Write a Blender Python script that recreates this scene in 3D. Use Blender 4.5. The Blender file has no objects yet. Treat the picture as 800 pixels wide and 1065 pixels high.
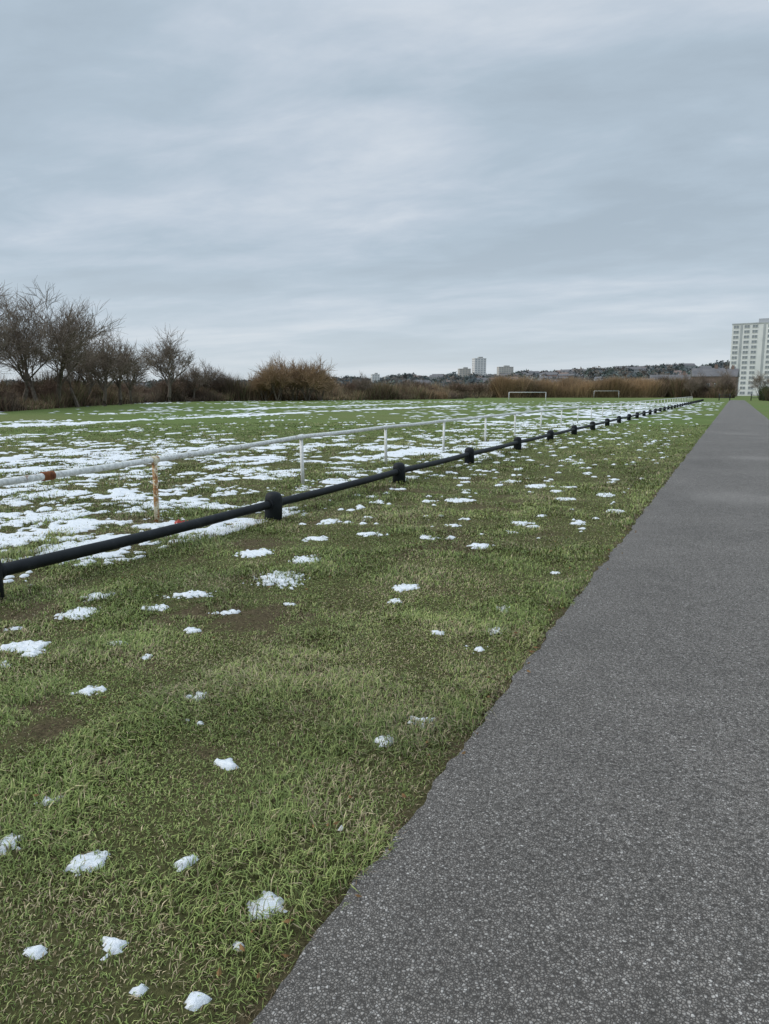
import bpy, math, random
import numpy as np
from mathutils import Vector, Matrix
random.seed(7); np.random.seed(7)
rng=np.random.default_rng(11)
S=bpy.context.scene
S.view_settings.view_transform='Standard'
S.view_settings.look='None'
S.view_settings.exposure=0
col=S.collection

# ---------------------------------------------------------------- helpers
def hsh(ix,iy,s):
    v=np.sin(ix*127.1+iy*311.7+s*74.7)*43758.5453
    return v-np.floor(v)
def vnoise(x,y,s=0):
    ix=np.floor(x); iy=np.floor(y); fx=x-ix; fy=y-iy
    fx=fx*fx*(3-2*fx); fy=fy*fy*(3-2*fy)
    a=hsh(ix,iy,s); b=hsh(ix+1,iy,s); c=hsh(ix,iy+1,s); d=hsh(ix+1,iy+1,s)
    return (a*(1-fx)+b*fx)*(1-fy)+(c*(1-fx)+d*fx)*fy
def fbm(x,y,o=4,s=0):
    x=np.asarray(x,float); y=np.asarray(y,float)
    t=0; a=1; n=0
    for i in range(o):
        t=t+a*vnoise(x,y,s+i*3.1); n+=a; a*=.5
        x,y=x*1.6-y*1.2+5.2,x*1.2+y*1.6+1.3
    return t/n
def sstep(a,b,x):
    t=np.clip((x-a)/(b-a),0,1); return t*t*(3-2*t)
def link(o,parent=None):
    col.objects.link(o)
    if parent is not None: o.parent=parent
    return o
def tag(o,label=None,cat=None,group=None,kind=None):
    if label: o["label"]=label
    if cat: o["category"]=cat
    if group: o["group"]=group
    if kind: o["kind"]=kind
    return o
def mesh_raw(name,verts,loops,starts,mats=(),cols=None,smooth=False):
    me=bpy.data.meshes.new(name)
    verts=np.ascontiguousarray(verts,dtype=np.float32)
    me.vertices.add(len(verts)); me.vertices.foreach_set("co",verts.ravel())
    loops=np.ascontiguousarray(loops,dtype=np.int32); starts=np.ascontiguousarray(starts,dtype=np.int32)
    me.loops.add(len(loops)); me.loops.foreach_set("vertex_index",loops)
    me.polygons.add(len(starts)); me.polygons.foreach_set("loop_start",starts)
    if smooth: me.polygons.foreach_set("use_smooth",np.ones(len(starts),dtype=bool))
    me.update(calc_edges=True)
    if cols is not None:
        a=me.color_attributes.new(name="Col",type='FLOAT_COLOR',domain='POINT')
        c=np.ones((len(verts),4),dtype=np.float32); c[:,:cols.shape[1]]=cols
        a.data.foreach_set("color",c.ravel())
    for m in mats: me.materials.append(m)
    return me
def obj_raw(name,*a,parent=None,**k):
    return link(bpy.data.objects.new(name,mesh_raw(name,*a,**k)),parent)
class MB:
    def __init__(s): s.v=[]; s.f=[]; s.m=[]
    def box(s,c,d,m=0,rz=0):
        cx,cy,cz=c; dx,dy,dz=d[0]/2,d[1]/2,d[2]/2; b=len(s.v); cr,sr=math.cos(rz),math.sin(rz)
        for z in(-dz,dz):
            for x,y in((-dx,-dy),(dx,-dy),(dx,dy),(-dx,dy)):
                s.v.append((cx+x*cr-y*sr,cy+x*sr+y*cr,cz+z))
        for f in((0,3,2,1),(4,5,6,7),(0,1,5,4),(1,2,6,5),(2,3,7,6),(3,0,4,7)):
            s.f.append(tuple(b+i for i in f)); s.m.append(m)
    def tube(s,pts,rad,n=12,m=0,cap=True):
        pts=[Vector(p) for p in pts]; b=len(s.v); k=len(pts)
        if not hasattr(rad,'__len__'): rad=[rad]*k
        for i,p in enumerate(pts):
            t=(pts[min(i+1,k-1)]-pts[max(i-1,0)]).normalized()
            u=t.orthogonal().normalized() if abs(t.z)>.99 else t.cross(Vector((0,0,1))).normalized()
            w=t.cross(u)
            for j in range(n):
                a=2*math.pi*j/n
                s.v.append(tuple(p+(u*math.cos(a)+w*math.sin(a))*rad[i]))
        for i in range(k-1):
            for j in range(n):
                q=b+i*n+j; r=b+i*n+(j+1)%n
                s.f.append((q,r,r+n,q+n)); s.m.append(m)
        if cap:
            s.f.append(tuple(b+j for j in range(n))[::-1]); s.m.append(m)
            s.f.append(tuple(b+(k-1)*n+j for j in range(n))); s.m.append(m)
    def mesh(s,name,mats,smooth=False):
        me=bpy.data.meshes.new(name); me.from_pydata([tuple(v) for v in s.v],[],s.f)
        for m in mats: me.materials.append(m)
        me.polygons.foreach_set("material_index",s.m)
        if smooth: me.polygons.foreach_set("use_smooth",[len(f)<=4 for f in s.f])
        me.update(); return me
    def obj(s,name,mats,parent=None,smooth=False):
        return link(bpy.data.objects.new(name,s.mesh(name,mats,smooth)),parent)
def empty(name,loc=(0,0,0)):
    o=bpy.data.objects.new(name,None); o.location=loc; o.empty_display_size=.3
    return link(o)
def pol(b,d): # bearing in degrees from the path direction, metres
    r=math.radians(b); return (d*math.sin(r),d*math.cos(r))

# ---------------------------------------------------------------- materials
def newmat(name,rough=.8,spec=.3):
    m=bpy.data.materials.new(name); m.use_nodes=True; n=m.node_tree
    p=n.nodes["Principled BSDF"]; p.inputs["Roughness"].default_value=rough
    p.inputs["Specular IOR Level"].default_value=spec
    return m,n,p
def N(t,typ,**k):
    n=t.nodes.new(typ)
    for a,b in k.items(): setattr(n,a,b)
    return n
def noise(t,scale,detail=4,rough=.55,vec=None):
    n=N(t,"ShaderNodeTexNoise"); n.inputs["Scale"].default_value=scale
    n.inputs["Detail"].default_value=detail; n.inputs["Roughness"].default_value=rough
    if vec is not None: t.links.new(vec,n.inputs["Vector"])
    return n
def ramp(t,fac,stops):
    r=N(t,"ShaderNodeValToRGB"); e=r.color_ramp.elements
    while len(e)<len(stops): e.new(.5)
    for i,(p,c) in enumerate(stops):
        e[i].position=p; e[i].color=(c[0],c[1],c[2],1) if hasattr(c,'__len__') else (c,c,c,1)
    t.links.new(fac,r.inputs[0]); return r
def mix(t,fac,a,b,mode='MIX'):
    m=N(t,"ShaderNodeMix",data_type='RGBA',blend_type=mode)
    for sock,v in((m.inputs[0],fac),(m.inputs[6],a),(m.inputs[7],b)):
        if hasattr(v,'links') or hasattr(v,'is_linked'): t.links.new(v,sock)
        elif hasattr(v,'__len__'): sock.default_value=(v[0],v[1],v[2],1)
        else: sock.default_value=v
    return m.outputs[2]
def bump(t,p,h,dist,strength=1):
    b=N(t,"ShaderNodeBump"); b.inputs["Distance"].default_value=dist; b.inputs["Strength"].default_value=strength
    t.links.new(h,b.inputs["Height"]); t.links.new(b.outputs[0],p.inputs["Normal"])
def simple(name,c1,c2,scale=3,rough=.8,spec=.3,lo=.35,hi=.65,bmp=0,detail=5):
    m,t,p=newmat(name,rough,spec); tc=N(t,"ShaderNodeTexCoord")
    n=noise(t,scale,detail,.6,tc.outputs["Object"]); r=ramp(t,n.outputs[0],[(lo,c1),(hi,c2)])
    t.links.new(r.outputs[0],p.inputs["Base Color"])
    if bmp: bump(t,p,n.outputs[0],bmp)
    return m
def attrmat(name,rough=.7,spec=.2):
    m,t,p=newmat(name,rough,spec); a=N(t,"ShaderNodeVertexColor",layer_name="Col")
    t.links.new(a.outputs[0],p.inputs["Base Color"])
    return m

# ---------------------------------------------------------------- camera
cam=bpy.data.cameras.new("camera"); co=bpy.data.objects.new("camera",cam); link(co)
cam.sensor_fit='VERTICAL'; cam.sensor_height=36; cam.lens=26.0; cam.clip_start=.05; cam.clip_end=8000
co.location=(0,0,1.5); co.rotation_euler=(math.radians(90-9.16),0,math.radians(25.1))
S.camera=co

# ---------------------------------------------------------------- world + sun
SE,SR=math.radians(38),math.radians(-120)
w=bpy.data.worlds.new("World"); S.world=w; w.use_nodes=True; t=w.node_tree
bg=t.nodes["Background"]; tc=N(t,"ShaderNodeTexCoord")
sky=N(t,"ShaderNodeTexSky",sky_type='NISHITA'); sky.sun_disc=False; sky.sun_elevation=SE; sky.sun_rotation=SR
sep=N(t,"ShaderNodeSeparateXYZ"); t.links.new(tc.outputs["Generated"],sep.inputs[0])
def M(op,a,b=None,clamp=False):
    m=N(t,"ShaderNodeMath",operation=op); m.use_clamp=clamp
    for i,v in enumerate((a,b)):
        if v is None: continue
        if isinstance(v,(int,float)): m.inputs[i].default_value=v
        else: t.links.new(v,m.inputs[i])
    return m.outputs[0]
zc=M('MAXIMUM',sep.outputs[2],0.0); den=M('ADD',zc,.10)
cx=M('DIVIDE',sep.outputs[0],den); cy=M('DIVIDE',sep.outputs[1],den)
cmb=N(t,"ShaderNodeCombineXYZ"); t.links.new(cx,cmb.inputs[0]); t.links.new(cy,cmb.inputs[1])
mp=N(t,"ShaderNodeMapping"); t.links.new(cmb.outputs[0],mp.inputs[0])
mp.inputs["Rotation"].default_value=(0,0,math.radians(-50)); mp.inputs["Scale"].default_value=(.6,1.0,1)
mp.inputs["Location"].default_value=(5.1,2.7,0)
n1=noise(t,.75,7,.50,mp.outputs[0]); n1.inputs["Distortion"].default_value=.6
n2=noise(t,3.2,7,.60,mp.outputs[0]); n2.inputs["Distortion"].default_value=.3
nn=M('ADD',M('MULTIPLY',n1.outputs[0],.70),M('MULTIPLY',n2.outputs[0],.30))
cr=ramp(t,nn,[(.38,(.41,.495,.575)),(.47,(.465,.56,.65)),(.54,(.55,.63,.72)),(.62,(.67,.73,.80)),(.70,(.80,.81,.855))])
hz=ramp(t,zc,[(0.0,(.70,.765,.81)),(.10,(.63,.71,.785)),(.22,(.50,.595,.69))])
hf=ramp(t,zc,[(0.0,.75),(.08,.5),(.2,.12),(.35,0.)])
c=mix(t,hf.outputs[0],cr.outputs[0],hz.outputs[0])
zen=ramp(t,zc,[(.42,1.),(.8,2.0)])   # overcast skies brighten towards the zenith
c=mix(t,1.0,c,zen.outputs[0],'MULTIPLY')
sk=mix(t,1.0,sky.outputs[0],(.1,.1,.1),'MULTIPLY')
c=mix(t,.08,c,sk)
t.links.new(c,bg.inputs[0]); bg.inputs[1].default_value=1.0
sun=bpy.data.lights.new("sun",'SUN'); sun.energy=1.5; sun.angle=math.radians(40); sun.color=(1,.94,.85)
so=bpy.data.objects.new("sun",sun); link(so)
sd=Vector((math.sin(SR)*math.cos(SE),math.cos(SR)*math.cos(SE),math.sin(SE)))
so.rotation_euler=sd.to_track_quat('Z','Y').to_euler()

# ---------------------------------------------------------------- layout functions
PL,PR=-.95,1.8      # path edges
def Lb(y): return np.interp(y,[0,7,20,60,160],[-4.85,-4.93,-5.15,-5.3,-5.3])
def Lw(y): return np.interp(y,[0,3,6.6,10.5,14.2,21.9,26,60,160],[-5.55,-5.75,-6.05,-6.42,-6.62,-6.85,-7.0,-7.1,-7.1])
def gz(x,y):
    x=np.asarray(x,float); y=np.asarray(y,float)
    off=sstep(0,.7,np.maximum(PL-x,x-PR)); d=np.hypot(x,y)
    return (fbm(x*.8,y*.8,3,5)-.5)*.09*off*(1-sstep(9,15,d))
def soil(x,y):
    a=fbm(x*2.3+9,y*2.3,4,21); b=fbm(x*.35,y*.35+3,2,33)
    s=.6*sstep(.63,.82,a+.3*(b-.5))*sstep(PL-.2,PL-1.0,x)
    for (px,py,r) in ((-2.65,2.15,.13),(-2.9,2.3,.10),(-2.8,4.05,.34),(-3.3,3.9,.2),(-1.9,2.3,.07),(-4.3,3.4,.25),(-2.2,2.05,.06),(-2.0,3.3,.1),(-4.3,6.0,.3)):
        s=np.maximum(s,.8*sstep(1.6,.2,np.hypot(x-px,y-py)/r+2.6*(fbm(x*9,y*9,4,3)-.5)))
    s=np.maximum(s,.7*sstep(.07,.0,np.abs(x-PL)+.1*(fbm(x*5,y*5,2,8)-.5)))
    return s
PATCH=[(-1.14,1.63,.04,.05),(-1.76,1.54,.04,.052),(-1.49,1.67,.043,.05),(-1.58,1.19,.031,.026),(-1.41,1.3,.039,.027),(-1.12,1.26,.031,.033),(-2.08,1.5,.032,.052),(-1.25,1.23,.017,.013),(-1.13,1.46,.01,.022),(-2.16,1.76,.035,.028),(-1.14,2.08,.017,.017),(-1.28,2.73,.029,.036),(-1.19,3.0,.04,.051),(-1.77,2.27,.031,.032),(-2.09,2.5,.044,.04),(-2.31,2.76,.043,.06),(-2.83,2.58,.082,.052),(-1.26,4.04,.057,.101),(-1.29,4.41,.055,.127),(-1.37,4.91,.047,.07)]
for q in "333,492,18,20 364,423,15,9 310,399,9,5 362,388,8,7 400,359,10,11 422,393,10,8 412,319,12,6 384,293,8,7 369,294,6,9 361,268,4,5 305,360,4,5 331,321,4,5 340,562,8,13 400,565,10,12 226,519,9,7 218,483,6,5 129,613,4,6 215,681,9,9 280,778,13,12 284,702,9,10 216,829,13,12 155,857,7,13 128,971,9,12 163,1123,9,16 211,1046,10,14 341,985,14,14 288,1192,12,19 160,421,3,3 282,439,4,4 296,308,3,4 384,655,10,10 346,703,12,11".split():
    a=[int(i)/100 for i in q.split(',')]; PATCH.append((-a[0],a[1],a[2],a[3]))
def snowS(x,y):
    x=np.asarray(x,float); y=np.asarray(y,float)
    f=.72*fbm(x*2.6,y*2.0,4,50)+.28*fbm(x*.7,y*.5,2,55)
    fine=fbm(x*11,y*11,2,58)-.5
    fv=fbm(x*5.0,y*4.2,4,57)
    big=fbm(x*.15,y*.12,3,71)
    yc=np.clip(y,0,160)
    dw=(Lw(yc)-x)     # metres behind the white railing
    fld=.540+.0100*np.clip(dw-1,0,14)+.0095*np.clip(y-7,0,14)-(big-.5)*.36
    fld=np.where(dw>12,np.maximum(fld,.71),fld)
    fld=np.where(y>20,np.maximum(fld,.655),fld)
    fld=fld-.27*np.exp(-((dw-22.5)/1.2)**2)*sstep(12,20,y)*(1-sstep(75,90,y))
    fld=fld-.17*np.exp(-((dw-34)/1.3)**2)*sstep(30,40,y)*(1-sstep(100,120,y))
    fld=fld-.16*np.exp(-((dw-15.5)/.7)**2)*sstep(5,10,y)*(1-sstep(30,40,y))
    btw=(x<Lb(yc))&(dw<=0)
    s=(np.where(btw,f-.53-.11*sstep(6,10,y),f-fld))*4+fine*1.6
    vg=(x>=Lb(yc))
    tv=.765-.03*sstep(-2.5,-4.8,x)+.5*sstep(7.5,5.5,y)+.3*sstep(PL-.5,PL,x)+.04*sstep(14,36,y)
    s=np.where(vg,(fv-tv)*4,s)
    for (px,py,rw,rd) in PATCH:
        sel=(np.abs(x-px)<.6)&(np.abs(y-py)<.6)
        if not sel.any(): continue
        d=math.hypot(px,py); ux,uy=px/d,py/d
        xx=x[sel]; yy=y[sel]; dx=xx-px; dy=yy-py
        a=(dx*ux+dy*uy)/max(rd*1.05,.016); b=(-dx*uy+dy*ux)/max(rw*1.15,.016)
        sc=.5/max(.03,(rw+rd)/2)
        v=.76-np.sqrt(a*a+b*b)+2.1*(fbm(xx*sc,yy*sc,3,90)-.5)+1.6*(fbm(xx*42,yy*42,2,91)-.5)
        s[sel]=np.maximum(s[sel],v*.5)
    return s

# ---------------------------------------------------------------- ground
def axis(lo,a,b,hi,fine,g=1.12):
    c=list(np.arange(a,b+1e-6,fine)); s=fine; p=c[-1]
    while p<hi: s*=g; p+=s; c.append(p)
    s=fine; p=c[0]; pre=[]
    while p>lo: s*=g; p-=s; pre.append(p)
    return np.array(pre[::-1]+c)
gx=axis(-3500,-14,3,3500,.06); gy=axis(-60,0,18,4500,.06)
X,Y=np.meshgrid(gx,gy); nx,ny=len(gx),len(gy)
Z=gz(X,Y); so_=soil(X,Y)*(1-sstep(14,24,np.hypot(X,Y)))
D=np.hypot(X,Y)
near=1-sstep(12,34,D)
cols=np.stack([so_.ravel(),near.ravel(),np.zeros(nx*ny)],1)
idx=np.arange(nx*ny).reshape(ny,nx)
q=np.stack([idx[:-1,:-1],idx[:-1,1:],idx[1:,1:],idx[1:,:-1]],-1).reshape(-1,4)
m,t,p=newmat("grass_ground",.95,.1); tc=N(t,"ShaderNodeTexCoord"); P=tc.outputs["Object"]
a=N(t,"ShaderNodeVertexColor",layer_name="Col"); sp=N(t,"ShaderNodeSeparateColor"); t.links.new(a.outputs[0],sp.inputs[0])
n_=noise(t,.35,8,.65,P); n2_=noise(t,9,6,.7,P); n3_=noise(t,.06,4,.5,P); n4_=noise(t,55,5,.75,P)
gcol=ramp(t,n_.outputs[0],[(.32,(.085,.115,.032)),(.5,(.12,.175,.048)),(.68,(.165,.22,.07))]).outputs[0]
gcol=mix(t,.55,gcol,ramp(t,n2_.outputs[0],[(.3,(.05,.07,.022)),(.55,(.125,.175,.052)),(.75,(.22,.25,.10))]).outputs[0])
gcol=mix(t,ramp(t,n3_.outputs[0],[(.45,0.),(.65,.5)]).outputs[0],gcol,(.16,.16,.068))
under=ramp(t,n4_.outputs[0],[(.3,(.045,.045,.018)),(.7,(.15,.145,.06))]).outputs[0]
gcol=mix(t,sp.outputs[1],gcol,under)
dirt=ramp(t,n4_.outputs[0],[(.3,(.038,.028,.018)),(.5,(.10,.072,.044)),(.72,(.22,.17,.105))]).outputs[0]
gcol=mix(t,sp.outputs[0],gcol,dirt)
t.links.new(gcol,p.inputs["Base Color"]); bump(t,p,n4_.outputs[0],.02,1.0)
go=obj_raw("ground",np.stack([X.ravel(),Y.ravel(),Z.ravel()],1),q.ravel(),np.arange(len(q))*4,mats=[m],cols=cols,smooth=True)
tag(go,"rough green turf field with muddy patches","ground",kind="structure")

# ---------------------------------------------------------------- path
ys=list(np.arange(-4,14,.04)); s=.04
while ys[-1]<168: s*=1.03; ys.append(ys[-1]+s)
ys=np.array(ys)
eL=PL+.06*(fbm(ys*2.2,ys*0,4,12)-.5)+.05*(fbm(ys*12,ys*0,3,13)-.5); eR=PR+.10*(fbm(ys*2.2,ys*0+7,4,14)-.5)
fr=np.linspace(0,1,12)
PX=eL[:,None]*(1-fr)+eR[:,None]*fr; PY=np.repeat(ys[:,None],12,1)
PZ=.014+.006*np.sin(fr*math.pi)[None,:]+0*PX
pi=np.arange(PX.size).reshape(PX.shape)
q=np.stack([pi[:-1,:-1],pi[:-1,1:],pi[1:,1:],pi[1:,:-1]],-1).reshape(-1,4)
m,t,p=newmat("asphalt",.8,.3); tc=N(t,"ShaderNodeTexCoord"); P=tc.outputs["Object"]
v1=N(t,"ShaderNodeTexVoronoi"); v1.inputs["Scale"].default_value=115; t.links.new(P,v1.inputs["Vector"])
v2=N(t,"ShaderNodeTexVoronoi",feature='DISTANCE_TO_EDGE'); v2.inputs["Scale"].default_value=115; t.links.new(P,v2.inputs["Vector"])
sc=N(t,"ShaderNodeSeparateColor"); t.links.new(v1.outputs["Color"],sc.inputs[0])
st=ramp(t,sc.outputs[0],[(.0,(.185,.167,.150)),(.5,(.28,.256,.230)),(.88,(.36,.333,.305)),(1.,(.52,.49,.455))]).outputs[0]
gap=ramp(t,v2.outputs["Distance"],[(.0,.0),(.20,1.)]).outputs[0]
nf=noise(t,70,4,.75,P)
gap2=mix(t,1.0,gap,ramp(t,nf.outputs[0],[(.38,.08),(.52,1.)]).outputs[0],'MULTIPLY')
ac=mix(t,gap2,(.048,.043,.038),st)
nl=noise(t,.5,5,.6,P); ac=mix(t,1.0,ac,ramp(t,nl.outputs[0],[(.3,.84),(.7,1.16)]).outputs[0],'MULTIPLY')
nm=noise(t,5,5,.65,P); ac=mix(t,1.0,ac,ramp(t,nm.outputs[0],[(.3,.90),(.7,1.10)]).outputs[0],'MULTIPLY')
geo=N(t,"ShaderNodeNewGeometry")
for (qx,qy,qr,qs) in ((.62,5.15,.22,.30),(.10,11.6,.7,.20),(1.0,8.6,.22,.15),(.6,19.,.6,.16),(.2,30,.7,.15)):
    vm=N(t,"ShaderNodeVectorMath",operation='DISTANCE'); t.links.new(geo.outputs["Position"],vm.inputs[0]); vm.inputs[1].default_value=(qx,qy,.02)
    ad=N(t,"ShaderNodeMath",operation='MULTIPLY_ADD'); t.links.new(nm.outputs[0],ad.inputs[0]); ad.inputs[1].default_value=qr*2.4; t.links.new(vm.outputs["Value"],ad.inputs[2])
    rr=N(t,"ShaderNodeMapRange",interpolation_type='SMOOTHSTEP'); t.links.new(ad.outputs[0],rr.inputs[0]); rr.inputs[1].default_value=qr*2.7; rr.inputs[2].default_value=qr*1.5; rr.inputs[3].default_value=0; rr.inputs[4].default_value=qs
    ac=mix(t,rr.outputs[0],ac,(.42,.39,.36))
t.links.new(ac,p.inputs["Base Color"]); bump(t,p,gap2,.003,.8)
po=obj_raw("path",np.stack([PX.ravel(),PY.ravel(),PZ.ravel()],1),q.ravel(),np.arange(len(q))*4,mats=[m],smooth=True)
tag(po,"straight grey tarmac footpath beside the grass verge","path",kind="structure")

# ---------------------------------------------------------------- snow
m,t,p=newmat("snow",.6,.3); tc=N(t,"ShaderNodeTexCoord")
n=noise(t,40,5,.7,tc.outputs["Object"]); t.links.new(ramp(t,n.outputs[0],[(.3,(.60,.65,.70)),(.6,(.82,.84,.86))]).outputs[0],p.inputs["Base Color"])
bump(t,p,n.outputs[0],.012,.9)
snow_mat=m
V=[];L=[];off=0
def tier(x0,x1,y0,y1,c,excl,thick,lift=0):
    global off
    ax=np.arange(x0,x1,c); ay=np.arange(y0,y1,c); X,Y=np.meshgrid(ax,ay)
    s=snowS(X.ravel(),Y.ravel()).reshape(X.shape)
    keep=(s[:-1,:-1]>0)|(s[:-1,1:]>0)|(s[1:,1:]>0)|(s[1:,:-1]>0)
    if excl:
        xm=(X[:-1,:-1]+c/2); ym=(Y[:-1,:-1]+c/2); keep&=~((xm>excl[0])&(ym<excl[1]))
    idx=np.arange(X.size).reshape(X.shape)
    q=np.stack([idx[:-1,:-1],idx[:-1,1:],idx[1:,1:],idx[1:,:-1]],-1)[keep]
    used=np.unique(q); rm=np.full(X.size,-1); rm[used]=np.arange(len(used))
    xs=X.ravel()[used]; yy=Y.ravel()[used]; ss=s.ravel()[used]
    jz=.014*(fbm(xs*30,yy*30,3,77)-.5)
    z=gz(xs,yy)+lift+np.where(ss>0,thick*np.clip(ss*6,0,1)**.5+jz,-.010)
    V.append(np.stack([xs,yy,z],1)); L.append(rm[q]+off); off+=len(used)
tier(-6,-.98,.8,6,.010,None,.008,.005)
tier(-14,-.98,0,14,.024,(-6+.010,6-.012),.012,.006)
tier(-42,-.98,0,42,.06,(-14,14),.020,.008)
tier(-95,-.98,0,130,.2,(-42,42),.03,.02)
V=np.concatenate(V); L=np.concatenate(L)
sn=obj_raw("snow_cover",V,L.ravel(),np.arange(len(L))*4,mats=[snow_mat],smooth=True)
tag(sn,"thin melting white snow patches lying on the grass","snow",kind="stuff")

# ---------------------------------------------------------------- grass blades
def blades(b0,b1,r0,r1,cap,rc):
    n1=int((math.radians(b1-b0))*cap*(rc*rc-r0*r0)/2); n2=int(math.radians(b1-b0)*cap*rc*rc*math.log(r1/rc))
    r=np.concatenate([np.sqrt(rng.uniform(r0*r0,rc*rc,n1)),rc*np.exp(rng.uniform(0,math.log(r1/rc),n2))])
    b=np.radians(rng.uniform(b0,b1,len(r)))
    return r*np.sin(b),r*np.cos(b)
x,y=blades(-64,12,.5,38,13500,3.9)
on=((x>PL+.05*(fbm(x*6,y*6,3,8)-.3)-.0)&(x<PR))
k=~on; x=x[k]; y=y[k]
ss=snowS(x,y); r_=rng.random(len(x)); vgm=x>Lb(y)
k=(ss<.0)|((ss<.12)&(r_<.65))|((ss<.35)&(r_<.38))|(r_<np.where(vgm,.17,.26)); x,y,ss=x[k],y[k],ss[k]
d=np.hypot(x,y)
sl=soil(x,y); cl=fbm(x*3.5,y*3.5,3,40)
k=rng.random(len(x))>(sl*.72+.3*sstep(.5,.35,cl)); x,y,d,sl,cl,ss=x[k],y[k],d[k],sl[k],cl[k],ss[k]
n=len(x)
tus=fbm(x*2.2,y*2.2,3,41); flow=fbm(x*1.3,y*1.3,2,44)*4*math.pi
ln=rng.uniform(.018,.052,n)*(.55+1.0*sstep(.35,.7,tus))*(1-.55*sl)
ln=np.where(ss>0,ln*1.0+.006,ln)
ln*=1+.9*np.exp(-(np.minimum(np.abs(x-Lb(y)),np.abs(x-Lw(y)))/.16)**2)
ln*=1+.25*np.exp(-((x-PL)/.12)**2)
wd=(.0018+.0007*d)*rng.uniform(.7,1.3,n)
lean=np.radians(np.clip(rng.normal(57,20,n),5,88)); ang=flow+rng.normal(0,1.5,n)
dx,dy=np.cos(ang),np.sin(ang); sx,sy=-dy*wd/2,dx*wd/2
z0=gz(x,y)-.004
mx=ln*.5*np.sin(lean*.55); mz=ln*.55*np.cos(lean*.5)
tx=ln*np.sin(lean); tz=ln*np.cos(lean)*.95
v=np.empty((n,5,3),np.float32)
v[:,0]=np.stack([x-sx,y-sy,z0],1); v[:,1]=np.stack([x+sx,y+sy,z0],1)
v[:,2]=np.stack([x+dx*mx-sx*.8,y+dy*mx-sy*.8,z0+mz],1); v[:,3]=np.stack([x+dx*mx+sx*.8,y+dy*mx+sy*.8,z0+mz],1)
v[:,4]=np.stack([x+dx*tx,y+dy*tx,z0+tz],1)
g1=np.array([.125,.172,.040]); g2=np.array([.275,.345,.100]); g3=np.array([.43,.42,.17]); stw=np.array([.58,.48,.29]); br=np.array([.23,.165,.095])
u=rng.random(n); big=fbm(x*.5,y*.5,3,60)
f=np.clip(.1+.95*u*(.4+big),0,1)[:,None]
c=g1*(1-f)+g2*f
k=(rng.random(n)<.13+.30*sstep(.42,.65,big)); c[k]=g2*.5+g3*.5
k=rng.random(n)<.07+.12*sl+.26*sstep(.48,.68,fbm(x*1.7,y*1.7,2,61)); c[k]=stw*rng.uniform(.5,1.0,(k.sum(),1))
k=rng.random(n)<.06+.4*sl; c[k]=br*rng.uniform(.6,1.3,(k.sum(),1))
c=c*rng.uniform(.65,1.25,(n,1))*(.70+.6*fbm(x*1.1,y*1.1,4,66))[:,None]*(1-.2*sl)[:,None]
cc=np.empty((n,5,3),np.float32); cc[:,0]=cc[:,1]=c*.42; cc[:,2]=cc[:,3]=c*.95; cc[:,4]=c*1.12  # roots darkened to paint the shaded gaps between blades
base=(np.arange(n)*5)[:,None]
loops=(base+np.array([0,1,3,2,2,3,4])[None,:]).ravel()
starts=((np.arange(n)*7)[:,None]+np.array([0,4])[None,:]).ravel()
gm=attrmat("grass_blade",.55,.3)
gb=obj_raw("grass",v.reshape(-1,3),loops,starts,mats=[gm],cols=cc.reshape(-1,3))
tag(gb,"short messy green winter grass blades on the verge","grass",kind="stuff")

# fallen leaves
mb=MB()
lm=simple("dead_leaf",(.10,.05,.02),(.26,.15,.06),20)
for i in range(120):
    r_=random.random()
    if r_<.45: lx=PL+random.gauss(0,.08)-.03; ly=random.uniform(1.2,9)
    else: lx=random.uniform(-5,-1); ly=random.uniform(.8,9)
    z=float(gz(lx,ly))+ (.03 if lx<PL else .022); a=random.random()*6.28; l=random.uniform(.008,.020); ww=l*.45
    b=len(mb.v); ca,sa=math.cos(a),math.sin(a)
    for (p_,q_,h_) in ((-l,0,.004),(0,-ww,.0),(l,0,.006),(0,ww,.002),(0,0,.009)):
        mb.v.append((lx+p_*ca-q_*sa,ly+p_*sa+q_*ca,z+h_+random.uniform(0,.003)))
    for f in((0,1,4),(1,2,4),(2,3,4),(3,0,4)): mb.f.append(tuple(b+i for i in f)); mb.m.append(0)
o=mb.obj("fallen_leaves",[lm]); tag(o,"small brown dead leaves scattered on grass and path edge","leaves",kind="stuff")

# ---------------------------------------------------------------- black bollard rail
m,t,p=newmat("black_paint",.6,.25); tc=N(t,"ShaderNodeTexCoord")
n=noise(t,6,6,.65,tc.outputs["Object"]); t.links.new(ramp(t,n.outputs[0],[(.4,(.006,.008,.010)),(.62,(.013,.016,.019)),(.80,(.05,.05,.045))]).outputs[0],p.inputs["Base Color"])
bump(t,p,n.outputs[0],.004,.5); blackm=m
rootb=empty("bollard_rail",(float(Lb(0)),0,0))
tag(rootb,"low black tubular rail carried by squat round-topped bollards","barrier")
YB=[-0.3,3.55,7.38,11.25,15.1,19.3]; 
while YB[-1]<148: YB.append(YB[-1]+3.95)
mb=MB(); prof=[(0.106,-.1),(.106,.21),(.105,.262),(.098,.302),(.080,.330),(.049,.347),(.012,.353)]
mb.tube([(0,0,z) for r,z in prof],[r for r,z in prof],20)
for s_ in(-1,1): mb.tube([(0,s_*.083,.205),(0,s_*.122,.205)],[.062,.062],18)
bm_=mb.mesh("bollard",[blackm],True)
for i,yy in enumerate(YB):
    o=bpy.data.objects.new("bollard",bm_); link(o,rootb)
    xx=float(Lb(yy)); o.location=(xx-rootb.location.x,yy,float(gz(xx,yy))); o.rotation_euler=(random.uniform(-.04,.04),random.uniform(-.04,.04),-math.atan((float(Lb(yy+1))-float(Lb(yy-1)))/2))
pts=[]
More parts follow.
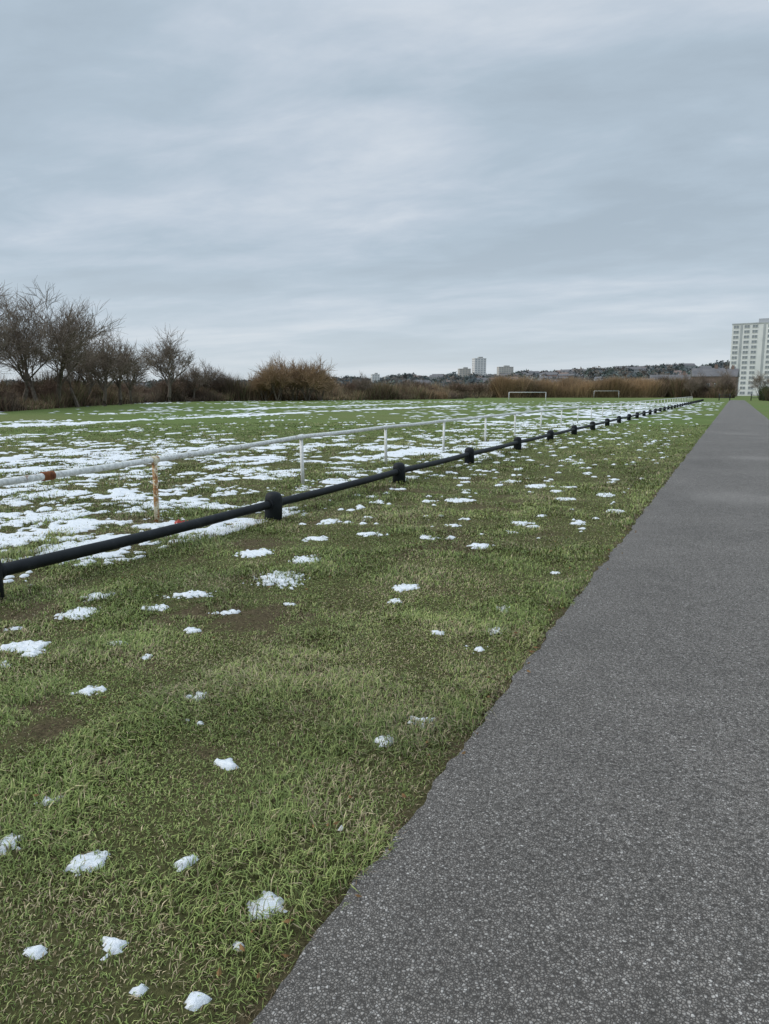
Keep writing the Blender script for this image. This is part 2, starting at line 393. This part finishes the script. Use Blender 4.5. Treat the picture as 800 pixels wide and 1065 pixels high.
for i in range(len(YB)-1):
    for j in range(6 if i<8 else 2):
        f=j/(6 if i<8 else 2); yy=YB[i]*(1-f)+YB[i+1]*f
        za=float(gz(Lb(YB[i]),YB[i])); zb=float(gz(Lb(YB[i+1]),YB[i+1]))
        pts.append((float(Lb(yy))-rootb.location.x+(random.uniform(-.006,.006) if i<8 else 0),yy,.205+za*(1-f)+zb*f-.012*math.sin(f*math.pi)))
mb=MB(); mb.tube(pts,.050,16); o=mb.obj("rail",[blackm],rootb,True)

# ---------------------------------------------------------------- white railing
def peel(name,w1,w2,rust,lo,hi,r1=(.14,.045,.015)):
    m,t,p=newmat(name,.6,.3); tc=N(t,"ShaderNodeTexCoord"); P=tc.outputs["Object"]
    n=noise(t,9,7,.7,P); n2=noise(t,25,4,.6,P)
    c=ramp(t,n2.outputs[0],[(.35,w1),(.65,w2)]).outputs[0]
    r=ramp(t,n2.outputs[0],[(.35,r1),(.65,rust)]).outputs[0]
    f=ramp(t,n.outputs[0],[(lo,0.),(hi,1.)]).outputs[0]
    t.links.new(mix(t,f,c,r),p.inputs["Base Color"]); bump(t,p,n.outputs[0],.003,.5); return m
whitem=peel("chipped_white_paint",(.64,.64,.62),(.84,.84,.82),(.28,.12,.04),.63,.70)
whiter=peel("dirty_white_paint",(.50,.51,.49),(.82,.82,.80),(.26,.14,.07),.60,.70)
rustp=peel("peeling_rusty_paint",(.60,.52,.34),(.78,.73,.58),(.46,.25,.09),.47,.52,(.20,.08,.03))
rustm=simple("rust",(.10,.03,.012),(.28,.10,.035),12,.85)
rootw=empty("railing",(float(Lw(0)),0,0)); tag(rootw,"waist-low white metal railing with one tube rail, chipped and rusting","railing")
YW=[2.75,6.62,10.5,14.2,17.95,21.9]
while YW[-1]<148: YW.append(YW[-1]+3.95)
def railz(y): return .79+float(np.interp(y,[0,3,5,6.6,8.5,10.5,160],[-.05,-.06,-.065,-.06,-.03,.0,.0]))
mb=MB(); mb.tube([(0,0,-.1),(0,0,.745)],.030,14); mb.tube([(0,0,.735),(0,0,.79)],[.034,.034],14)
mb.tube([(0,-.05,.79),(0,.05,.79)],.041,14)
pm=mb.mesh("post",[whitem],True)
mb=MB(); mb.tube([(0,0,-.1),(0,0,.685)],.030,14); mb.tube([(0,0,.675),(0,0,.73)],[.034,.034],14)
mb.tube([(0,-.05,.73),(0,.05,.73)],.041,14); pr=mb.mesh("post_rusty",[rustp],True)
for i,yy in enumerate(YW):
    rusty=(i<=1); o=bpy.data.objects.new("post",pr if rusty else pm); link(o,rootw)
    xx=float(Lw(yy)); o.location=(xx-rootw.location.x,yy,float(gz(xx,yy))); o.rotation_euler=(random.uniform(-.03,.03),random.uniform(-.03,.03),-math.atan((float(Lw(yy+1))-float(Lw(yy-1)))/2))
    if rusty: o["label"]="post with yellowed peeling paint and rust"
pts=[]
yy=-1.
while yy<150:
    i=np.searchsorted(YW,yy); a=YW[max(i-1,0)]; b=YW[min(i,len(YW)-1)]
    f=0 if b<=a else (yy-a)/(b-a)
    za=float(gz(Lw(a),a)); zb=float(gz(Lw(b),b))
    pts.append((float(Lw(yy))-rootw.location.x,yy,railz(yy)+za*(1-f)+zb*f-.01*math.sin(max(0,min(1,f))*math.pi)))
    yy+=.45 if yy<20 else 4
mb=MB(); mb.tube(pts,.034,14); mb.obj("rail",[whiter],rootw,True)
for jy in (5.02,):
    mb=MB(); x0=float(Lw(jy))-rootw.location.x; x1=float(Lw(jy+.16))-rootw.location.x
    zz=np.interp(jy,[p[1] for p in pts],[p[2] for p in pts])
    mb.tube([(x0,jy-.07,zz),(x0,jy-.06,zz),(x1,jy+.07,zz),(x1,jy+.08,zz)],[.036,.044,.044,.036],14)
    o=mb.obj("rail_joint",[rustm],rootw,True); o["label"]="rusty brown sleeve joining the rail"

# red litter by the rail
mb=MB(); lx,ly=-5.45,6.35; zz=float(gz(lx,ly))
for i in range(7):
    for j in range(6):
        mb.v.append(((i-3)*.026+random.uniform(-.006,.006),(j-2.5)*.02+random.uniform(-.006,.006),.07+random.uniform(-.012,.06)))
for i in range(6):
    for j in range(5):
        b=i*6+j; mb.f.append((b,b+6,b+7,b+1)); mb.m.append(0)
o=mb.obj("crisp_packet",[simple("red_foil",(.35,.03,.02),(.55,.08,.05),18,.4,.5)]); o.location=(lx,ly,zz)
tag(o,"crumpled red litter wrapper lying in grass by the rail","litter")

# ---------------------------------------------------------------- goals
wm=simple("goal_white",(.66,.67,.68),(.78,.78,.78),2,.5)
def goal(b,d,W,H,face,label):
    e=empty("football_goal",(*pol(b,d),0)); e.rotation_euler=(0,0,math.radians(face))
    tag(e,label,"football goal",group="goals on the playing field")
    for s_ in(-1,1):
        mb=MB(); mb.tube([(s_*W/2,0,-.05),(s_*W/2,0,H)],.045,10); mb.obj("goal_post",[wm],e,True)
        mb=MB(); mb.tube([(s_*W/2,.0,H),(s_*W/2,.9,H-.15),(s_*W/2,1.4,0)],.03,8); mb.obj("side_stay",[wm],e,True)
    mb=MB(); mb.tube([(-W/2-.05,0,H+.02),(W/2+.05,0,H+.02)],.045,10); mb.obj("crossbar",[wm],e,True)
goal(-14.3,122,5.8,1.55,14,"white football goal frame without a net on the grass")
goal(-8.6,230,7.0,2.0,9,"white football goal frame standing near orange scrub")

# ---------------------------------------------------------------- path gate
gm2=simple("dark_metal",(.02,.02,.022),(.05,.05,.05),5,.5)
e=empty("barrier_gate",(.4,160,0)); tag(e,"dark metal barrier gate across the end of the path","gate")
for xx in(-3.2,-1.3,2.4,4.6):
    mb=MB(); mb.tube([(xx,0,-.05),(xx,0,1.25),(xx,0,1.3)],[.09,.09,.03],10); mb.obj("gate_post",[gm2],e,True)
for zz in(.55,1.05):
    for (xa,xb) in((-3.2,-1.3),(2.4,4.6)):
        mb=MB(); mb.tube([(xa,0,zz),(xb,0,zz)],.045,8); mb.obj("gate_bar",[gm2],e,True)

# ---------------------------------------------------------------- bare trees
def make_tree(seed,H,stems=1,first=.22,spread=1.0,lv=4,kids=(7,6,6,5),up=.25,twr=.018):
    R=random.Random(seed); T=MB(); C=MB()
    def grow(pos,dr,ln,rad,level):
        ns=4 if level<2 else (3 if level<lv else 2); pts=[pos.copy()]; rr=[rad]; d_=dr.copy(); p_=pos.copy()
        end=rad*.45 if level<lv else rad*.4
        for i in range(ns):
            j=.14+.05*level
            d_=(d_+Vector((R.gauss(0,j),R.gauss(0,j),R.gauss(0,j*.6)+up*.35))).normalized()
            p_=p_+d_*ln/ns; pts.append(p_.copy()); rr.append(rad+(end-rad)*(i+1)/ns)
        (T if level<2 else C).tube(pts,rr,7 if level==0 else (5 if level<2 else 3),cap=False)
        if level>=lv: return
        k=kids[level]
        for i in range(k):
            f=R.uniform(.35,1.0) if level>0 else R.uniform(.5,1.0)
            if i==0: f=1.0
            q=f*ns; a=min(int(q),ns-1); pp=pts[a].lerp(pts[a+1],q-a)
            axis_=(pts[a+1]-pts[a]).normalized(); o_=axis_.orthogonal().normalized()
            o_=Matrix.Rotation(R.uniform(0,6.283)+i*2.4,3,axis_)@o_
            an=R.uniform(.35,.8)*spread*(.5 if i==0 else 1)
            nd=(axis_*math.cos(an)+o_*math.sin(an)+Vector((0,0,up*.5))).normalized()
            grow(pp,nd,ln*R.uniform(.52,.8)*(1.25 if level==0 else 1),max(rr[a]*R.uniform(.42,.62),twr),level+1)
    for s_ in range(stems):
        a=R.uniform(0,6.28); l=0 if stems==1 else R.uniform(.15,.55)
        grow(Vector((math.cos(a)*.2*(stems>1),math.sin(a)*.2*(stems>1),-.1)),Vector((math.cos(a)*l,math.sin(a)*l,1)).normalized(),H*first*R.uniform(.85,1.1),H*.018/(stems**.4),0)
    zm=max(v[2] for v in C.v); k=H/zm
    T.v=[(v[0]*k,v[1]*k,v[2]*k) for v in T.v]; C.v=[(v[0]*k,v[1]*k,v[2]*k) for v in C.v]
    return T,C
bark=simple("bark_grey_brown",(.10,.082,.066),(.17,.145,.12),4,.9,.1)
twig=simple("twig_brown",(.16,.125,.098),(.235,.19,.155),1.5,.9,.1)
twigo=simple("twig_willow",(.24,.16,.10),(.35,.245,.15),1.2,.9,.1)
twigb=simple("twig_dark_brown",(.14,.10,.075),(.22,.155,.115),1.2,.9,.1)
kinds={}
def kind(key,tm,cm,**k):
    T,C=make_tree(**k); kinds[key]=(T.mesh("trunk",[tm]),C.mesh("crown",[cm]))
kind('a',bark,twig,seed=3,H=11,first=.25,spread=.95,kids=(8,6,6,6),up=.16,twr=.012)
kind('b',bark,twig,seed=14,H=11,first=.27,spread=.9,kids=(7,6,6,6),up=.20,twr=.012)
kind('r',bark,twig,seed=21,H=11,spread=1.15,first=.2,kids=(9,7,6,5),up=.12,twr=.015)
kind('w',bark,twigo,seed=33,H=8,stems=7,first=.26,spread=1.05,lv=3,kids=(7,7,8),up=.14,twr=.018)
kind('s',bark,twigb,seed=37,H=8,stems=6,first=.3,spread=.95,lv=3,kids=(6,6,7),up=.18,twr=.022)
def put(key,b,d,H,rot,label,cat="tree",group=None,name="bare_tree",sx=1):
    base=8 if key in 'ws' else 11; k=H/base
    e=empty(name,(*pol(b,d),0)); e.rotation_euler=(0,0,rot); e.scale=(k*sx,k*sx,k); tag(e,label,cat,group)
    for me,nm in zip(kinds[key],("trunk","crown")):
        o=bpy.data.objects.new(nm,me); link(o,e)
G1="bare trees along the field edge"
LBL="leafless grey-brown tree rising out of the brown thicket"
for (key,b,d,H,rot,sx) in [('a',-54.5,70,11.2,0.3,1),('b',-52.8,71,11.0,1.3,1.1),('b',-51.0,77,11.2,2.3,1.1),('a',-50.0,79,10.4,1.0,1.0),('a',-48.8,81,11.8,4.0,1.1),('b',-47.4,84,11.4,5.9,1.0),
    ('r',-45.6,90,8.8,1.1,1),('r',-44.6,98,9.8,3.0,1),('a',-57,66,11,5,1),('r',-46.6,96,9.4,.9,1),('r',-43.8,104,8.6,5.0,.9)]:
    put(key,b,d,H,rot,LBL,group=G1,sx=sx)
put('r',-41.1,124,12.6,.6,"rounded leafless tree with a short dark trunk standing alone",group=G1,sx=1.0)
for (b,d,H,rot) in [(-39.4,135,7.6,1),(-38.4,140,8.0,2.2),(-37.4,142,6.6,3.3)]:
    put('r',b,d,H,rot,"small leafless tree in the hedge line",group=G1,sx=1.1)
for (b,d,H,rot,sx) in [(-34.2,140,6.8,0,1.0),(-33.2,138,8.6,1.5,1.0),(-32.0,142,9.4,3.1,1.0),(-31.0,139,8.8,5.2,1.0),(-30.0,144,7.0,4.4,1.0)]:
    put('w',b,d,H,rot,"large ochre-brown leafless willow shrub at the field edge","shrub","willow shrubs at the field edge","willow_shrub",sx)
R2=random.Random(5)
for i in range(34):
    f=i/33; b=-55+f*37+R2.uniform(-.5,.5); d=float(np.interp(b,[-55,-52,-46,-41,-36,-28,-18],[66,70,99,131,147,157,205]))+R2.uniform(0,6)
    H=R2.choice([2.8,3.4,4.2,5.0])*(.7 if b<-44 else 1.05)
    put('s',b,d,H,R2.uniform(0,6),"low dark brown leafless bush in the field hedge","bush","bushes along the field hedge","bush",1.3)
for (key,b,d,H,rot) in [('r',-26.7,155,6.2,2),('r',-3.3,250,8.5,1),('r',-2.2,240,8.4,2),('a',-1.2,255,9.5,4),('r',-.6,235,8.0,4.4),('r',-2.8,228,7.0,3.4),('r',2.6,190,7.5,3),('a',1.9,230,8,1),('r',-4.6,262,8.0,5),('r',-23.6,170,5.6,2)]:
    put(key,b,d,H,rot,"leafless dark tree beyond the end of the field",group="bare trees beyond the field")

# ---------------------------------------------------------------- thickets
def thicket(name,poly,n,hfun,depth,w,pal,label,dens_low=.5,rough=1.0):
    P_=np.array([pol(b,d) for b,d in poly]); seg=np.hypot(*(P_[1:]-P_[:-1]).T); cum=np.concatenate([[0],np.cumsum(seg)])
    s=rng.uniform(0,cum[-1],n); x=np.interp(s,cum,P_[:,0]); y=np.interp(s,cum,P_[:,1])
    i=np.clip(np.searchsorted(cum,s)-1,0,len(seg)-1); tx=(P_[i+1]-P_[i])/seg[i][:,None]
    o=rng.uniform(0,depth,n); x=x-tx[:,1]*o*1; y=y+tx[:,0]*o*1
    hh=hfun(s/cum[-1])*np.clip(.95+rough*2.6*(fbm(s*.14,o*.12,4,17)-.5),.25,2)*rng.uniform(.5,1.0,n)
    z0=np.where(rng.random(n)<dens_low,0,rng.uniform(0,.6,n)*hh); L_=hh-z0
    ln_=rng.normal(0,.32,(n,2)); an=rng.uniform(0,math.pi,n); ww=w*rng.uniform(.5,1.4,n)
    v=np.empty((n,3,3),np.float32)
    bx,by=np.cos(an)*ww/2,np.sin(an)*ww/2
    v[:,0]=np.stack([x-bx,y-by,z0-.02],1); v[:,1]=np.stack([x+bx,y+by,z0-.02],1)
    v[:,2]=np.stack([x+ln_[:,0]*L_,y+ln_[:,1]*L_,z0+L_],1)
    pal=np.array(pal); g=fbm(s*.12,o*.1,3,23); pick=np.clip(((g-.25)*2*len(pal)+rng.normal(0,.9,n)),0,len(pal)-1).astype(int)
    c=pal[pick]*rng.uniform(.7,1.25,(n,1))
    c=c*(.5+1.0*fbm(s*.15,s*0,3,19))[:,None]
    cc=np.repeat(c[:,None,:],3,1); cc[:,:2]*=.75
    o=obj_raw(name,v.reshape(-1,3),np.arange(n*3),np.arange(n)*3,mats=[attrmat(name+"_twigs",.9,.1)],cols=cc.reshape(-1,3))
    tag(o,label,"scrub",kind="stuff"); return o
brn=np.array([(.15,.115,.088),(.22,.150,.108),(.20,.19,.10),(.29,.20,.135),(.34,.275,.175),(.18,.14,.10)])
org=[(.40,.275,.165),(.46,.32,.19),(.34,.235,.145),(.27,.205,.14)]
thicket("hedge_scrub",[(-62,56),(-52,67),(-46,95),(-41.6,127),(-36,142)],60000,lambda f:1.9+.8*f,6,.09,brn,"low tangled brown bramble hedge bordering the field")
thicket("hedge_backing",[(-62,66),(-52,78),(-46,104),(-41.6,134),(-36,150)],36000,lambda f:3.6-.4*f,6,.10,brn[:4]*.75,"darker leafless undergrowth beneath the trees",rough=1.3)
thicket("bramble_scrub",[(-37,140),(-28,150),(-22,168),(-19,190)],45000,lambda f:3.6-.8*f,9,.12,list(brn)+[(.34,.23,.14)],"reddish brown leafless scrub along the field edge",rough=1.2)
thicket("far_scrub",[(-23,215),(-17,230),(-10,250),(-4,262),(-1,272)],30000,lambda f:3.9+0*f,8,.18,brn,"dark leafless scrub beyond the playing field",rough=1.2)
thicket("orange_scrub",[(-16.3,228),(-12,236),(-8,240),(-4.6,246)],50000,lambda f:6.8-1.2*np.abs(f-.4),7,.15,org,"orange-brown row of leafless willow scrub behind the goals",rough=.5)
thicket("roadside_hedge",[(-5.2,252),(-2.6,240),(-.7,232)],16000,lambda f:5.6+0*f,4,.16,brn[:4]*.8,"dark tall hedge near the end of the path",rough=.8)
thicket("verge_bush",[(1.5,166),(2.4,150),(4,130),(7,115)],16000,lambda f:2.3+0*f,4,.14,[(.05,.075,.028),(.08,.10,.04),(.10,.08,.05)],"dark green bushes beside the end of the path")

# ---------------------------------------------------------------- hill
HB=[-75,-55,-40,-33,-27,-22,-17.8,-13,-8,-4,0,6,14,30]; HH=[14,14,16,18,24,29,31,39,45,49,51,52,42,34]
def hz_(b,d): return np.interp(b,HB,HH)*sstep(700,1750,d)+ (fbm(b*.5,d*.004,3,9)-.5)*8*sstep(800,1500,d)-1.0*(1-sstep(650,800,d))
bb=np.linspace(-75,30,211); dd=np.concatenate([np.linspace(640,1750,50),np.linspace(1800,3000,10)])
B_,D_=np.meshgrid(bb,dd); Zh=hz_(B_,D_); xs=D_*np.sin(np.radians(B_)); yy_=D_*np.cos(np.radians(B_))
idx=np.arange(B_.size).reshape(B_.shape); q=np.stack([idx[:-1,:-1],idx[:-1,1:],idx[1:,1:],idx[1:,:-1]],-1).reshape(-1,4)
hm=simple("hillside",(.12,.145,.135),(.18,.195,.17),.012,.95,.05)  # bluish distance haze is mixed into these hill colours
o=obj_raw("hill",np.stack([xs.ravel(),yy_.ravel(),Zh.ravel()],1),q.ravel(),np.arange(len(q))*4,mats=[hm],smooth=True)
tag(o,"gentle wooded hillside with suburban houses","hill",kind="structure")
nc=8500; cb=rng.uniform(-60,12,nc); cd=rng.uniform(850,1790,nc)**1.0
ridge=rng.random(nc)<.30; cd[ridge]=rng.uniform(1690,1790,ridge.sum())
k=(fbm(cb*.7,cd*.01,3,88)>.34)|ridge; cb,cd=cb[k],cd[k]; nc=len(cb)
zc_=hz_(cb,cd); cr_=rng.uniform(3.5,7,nc)*(.5+1.0*fbm(cb*1.3,cb*0,2,4)); K=26
th=rng.uniform(0,6.283,(nc,K)); ph=rng.uniform(-.3,1,(nc,K)); rr=cr_[:,None]*rng.uniform(.55,1.,(nc,K)); rq=np.sqrt(np.clip(1-ph*ph,0,1))
px=(cd*np.sin(np.radians(cb)))[:,None]+rr*rq*np.cos(th); py=(cd*np.cos(np.radians(cb)))[:,None]+rr*rq*np.sin(th); pz=(zc_+cr_*.6)[:,None]+rr*ph
ctr=np.stack([px,py,pz],-1).reshape(-1,1,3); sz=np.repeat(cr_*.38,K)[:,None,None]
v=ctr+rng.normal(0,1,(nc*K,3,3))*sz*.7
hp=np.array([(.095,.115,.12),(.11,.125,.13),(.14,.13,.12),(.10,.125,.11),(.16,.14,.12)])  # crown colours greyed towards blue to paint in the distance haze
c=np.repeat(hp[rng.integers(0,5,nc)],K,0)*rng.uniform(.85,1.15,(nc*K,1))
cc=np.repeat(c[:,None,:],3,1)
o=obj_raw("distant_woodland",v.reshape(-1,3),np.arange(nc*K*3),np.arange(nc*K)*3,mats=[attrmat("wood_far",.95,.05)],cols=cc.reshape(-1,3))
tag(o,"hazy dark leafless woodland covering the hillside","woodland",kind="stuff")

# ---------------------------------------------------------------- buildings
roofm=simple("roof_tile",(.13,.13,.14),(.18,.175,.18),.5,.9)
roofr=simple("roof_tile_red",(.18,.14,.125),(.23,.17,.15),.5,.9)
brick=simple("brick",(.19,.135,.115),(.26,.185,.16),.8,.9)
rend=simple("render_white",(.50,.51,.52),(.64,.64,.63),.3,.8)
ston=simple("stone_grey",(.28,.29,.29),(.38,.38,.37),.3,.8)
glass=simple("window_glass",(.06,.075,.09),(.13,.15,.17),.5,.25,.6)
frame=simple("window_frame",(.6,.6,.6),(.72,.72,.72),1,.5)
def gable(mb,W,Dp,h,rh,mw,mr,z0=0,ov=.35):
    mb.box((0,0,z0+h/2),(W,Dp,h),mw)
    b=len(mb.v); a=W/2+ov; c_=Dp/2+ov
    mb.v+=[(-a,-c_,z0+h-.1),(a,-c_,z0+h-.1),(a,c_,z0+h-.1),(-a,c_,z0+h-.1),(-a,0,z0+h+rh),(a,0,z0+h+rh)]
    for f in((0,1,5,4),(2,3,4,5),(3,0,4),(1,2,5),(3,2,1,0)): mb.f.append(tuple(b+i for i in f)); mb.m.append(mr)
hmesh=[]
for (W,Dp,h,rh,mw,mr) in ((9,7.5,5.6,2.8,rend,roofm),(15,8,5.6,3,brick,roofm),(10,8,5.4,3.2,brick,roofr),(22,9,7.5,3.2,ston,roofm),(12,9,6,2.6,rend,roofr)):
    mb=MB(); gable(mb,W,Dp,h,rh,0,1,-3)
    mb.box((W*.3,.8,h-3+rh*.8),(.9,.7,1.8),0)
    for fl in(0,1):
        for k_ in range(int(W/3)): mb.box((-W/2+1.5+k_*3,-Dp/2-.03,-3+1.5+3+fl*2.4-1.4),(1.3,.12,1.2),2)
    hmesh.append(mb.mesh("house",[mw,mr,glass]))
hl=["small white rendered house with a dark pitched roof","brick terrace with a dark pitched roof","brick house with a red tiled roof","long grey stone block with a pitched roof","white house with a red tiled roof"]
for i in range(150):
    b=random.triangular(-27,2,-13) if i<125 else random.uniform(-45,-25); d=random.uniform(950,1720)
    j=random.choices(range(5),[3,3,2,1,2])[0]
    o=bpy.data.objects.new("house",hmesh[j]); link(o); x_,y_=pol(b,d); o.location=(x_,y_,float(hz_(b,d))+3)
    o.rotation_euler=(0,0,math.radians(-b+random.uniform(-35,35))); k_=random.uniform(.95,1.25); o.scale=(k_,k_,k_)
    tag(o,hl[j]+" on the hillside","house","houses on the hillside")
def brick_house(b,d,W,h,rh,rot):
    e=empty("brick_house",(*pol(b,d),0)); e.rotation_euler=(0,0,rot); tag(e,"red-brown brick house with dark pitched roof behind bare trees","house","brick houses beyond the path")
    mb=MB(); mb.box((0,0,h/2),(W,8,h)); mb.obj("wall",[brick],e)
    mb=MB(); gable(mb,W,8,.02,rh,0,0,h); r=mb.obj("roof",[roofm],e)
    mb=MB(); mb.box((W*.3,0,h+rh),(1.0,.8,2)); mb.box((W*.3-.25,0,h+rh+1.2),(.3,.3,.4)); mb.box((W*.3+.25,0,h+rh+1.2),(.3,.3,.4)); mb.obj("chimney",[brick],r)
    mw=MB(); mw.box((0,0,0),(1.6,.10,.08)); mw.box((0,0,1.3),(1.6,.10,.08)); mw.box((-.76,0,.65),(.08,.10,1.22)); mw.box((.76,0,.65),(.08,.10,1.22)); mw.box((0,0,.65),(.06,.09,1.22))
    mg=MB(); mg.box((0,.02,.65),(1.44,.05,1.22)); wf=mw.mesh("frame",[frame]); wg=mg.mesh("glass",[glass])
    nf=int(h//2.7)
    for f_ in range(nf):
        for k_ in range(int(W//3.2)):
            if f_==0 and k_==1: continue
            we=bpy.data.objects.new("window",wg); link(we,e); we.location=(-W/2+1.8+k_*3.1,-4.04,.9+f_*2.7)
            fr_=bpy.data.objects.new("frame",wf); link(fr_,we)
    mb=MB(); mb.box((-W/2+4.9,-4.04,1.05),(1,.1,2.1)); mb.obj("door",[simple("door_paint",(.05,.08,.05),(.07,.10,.07),2)],e)
brick_house(-1.9,300,10,7.4,3,.15); brick_house(-.75,318,9,7.6,3,-.1); brick_house(-4.2,330,16,5.8,3,.05)

def tower(b,d,W,Dp,H,rot,wallm,label,cols_=6,fl=14,base=0):
    x_,y_=pol(b,d); e=empty("tower_block",(x_,y_,base)); e.rotation_euler=(0,0,math.radians(-b)+rot); tag(e,label,"tower block","tower blocks")
    mb=MB(); mb.box((0,0,H/2-2),(W,Dp,H+4)); mb.box((0,0,H+.35),(W+.5,Dp+.5,.7)); mb.obj("wall",[wallm],e)
    mb=MB(); mb.box((W*.1,0,H+2.0),(W*.35,Dp*.5,2.6)); mb.obj("lift_housing",[ston],e)
    mb=MB(); fh=H/fl
    for f_ in range(fl):
        for k_ in range(cols_):
            xx=-W/2+W/cols_*(k_+.5); mb.box((xx,-Dp/2-.04,fh*(f_+.55)),(W/cols_*.5,.14,fh*.36))
        for s_ in(-1,1):
            for k_ in range(3): mb.box((s_*(W/2+.04),-Dp/2+Dp/3*(k_+.5),fh*(f_+.55)),(.14,Dp/3*.5,fh*.4))
    o=mb.obj("windows",[glassf],e); o["kind"]="stuff"
    return e
glassf=simple("window_glass_hazy",(.22,.25,.28),(.30,.32,.34),.5,.25,.6)  # paler copy of the window glass, distance haze put into its colour
creamm=simple("cream_cladding",(.66,.65,.62),(.78,.76,.73),.1,.8)
tanm=simple("tan_cladding",(.48,.45,.40),(.58,.54,.48),.1,.8)
tower(-17.95,1350,21,17,48,.3,creamm,"tall pale cream tower block on the skyline",4,15,13)
tower(-19.05,1380,21,16,31,.2,tanm,"shorter tan tower block on the skyline",4,9,13)
tower(-16.0,1500,29,17,36,.25,tanm,"broad grey-brown tower block on the skyline",6,10,15)
tower(-25.8,1450,15,12,20,.2,creamm,"small white block of flats on the skyline",3,6,16)
tower(-24.9,1450,11,12,15,.2,tanm,"small tan block of flats on the skyline",3,5,16)
TW,TD,TH,FL=27,17,35.0,14
x_,y_=11.4,424; e=empty("tower_block",(x_,y_,0)); e.rotation_euler=(0,0,math.radians(-12)); tag(e,"white clad high-rise tower block with rows of grey windows","tower block","tower blocks")
clad=simple("white_cladding",(.66,.67,.68),(.76,.76,.76),.2,.6)
greyc=simple("grey_cladding",(.36,.38,.40),(.44,.46,.48),.2,.6)
mb=MB(); mb.box((0,0,TH/2),(TW,TD,TH)); mb.obj("wall",[clad],e)
mb=MB(); mb.box((0,0,TH+.3),(TW+.4,TD+.4,.6)); r=mb.obj("roof",[greyc],e)
mb=MB(); mb.box((2,0,TH+1.7),(9,8,2.2)); mb.obj("lift_housing",[greyc],r)
fh=TH/FL
for xx in(-TW/2+4.3,1.2,):
    mb=MB(); mb.box((xx,-TD/2-.06,TH/2),(1.0,.16,TH-.6)); mb.obj("cladding_strip",[greyc],e)
mw=MB(); 
for zq in(-.72,.72): mw.box((0,0,zq),(2.5,.16,.10))
for xx in(-1.2,0,1.2): mw.box((xx,0,0),(.1,.16,1.34))
mg=MB(); mg.box((0,.03,0),(2.3,.06,1.34)); wf=mw.mesh("frame",[frame]); wg=mg.mesh("glass",[glassf])
for f_ in range(FL):
    for xx in(-11.6,-6.7,-3.0,4.0,7.6,11.3):
        we=bpy.data.objects.new("window",wg); link(we,e); we.location=(xx,-TD/2-.06,fh*(f_+.55))
        fr_=bpy.data.objects.new("frame",wf); link(fr_,we)
mb=MB()
for f_ in range(FL):
    for yy in(-6,-2.2,2.2,6): mb.box((-TW/2-.04,yy,fh*(f_+.55)),(.14,1.9,1.3))
    for yy in(-6,0,6): mb.box((TW/2+.04,yy,fh*(f_+.55)),(.14,1.9,1.3))
o=mb.obj("side_windows",[glassf],e); o["kind"]="stuff"
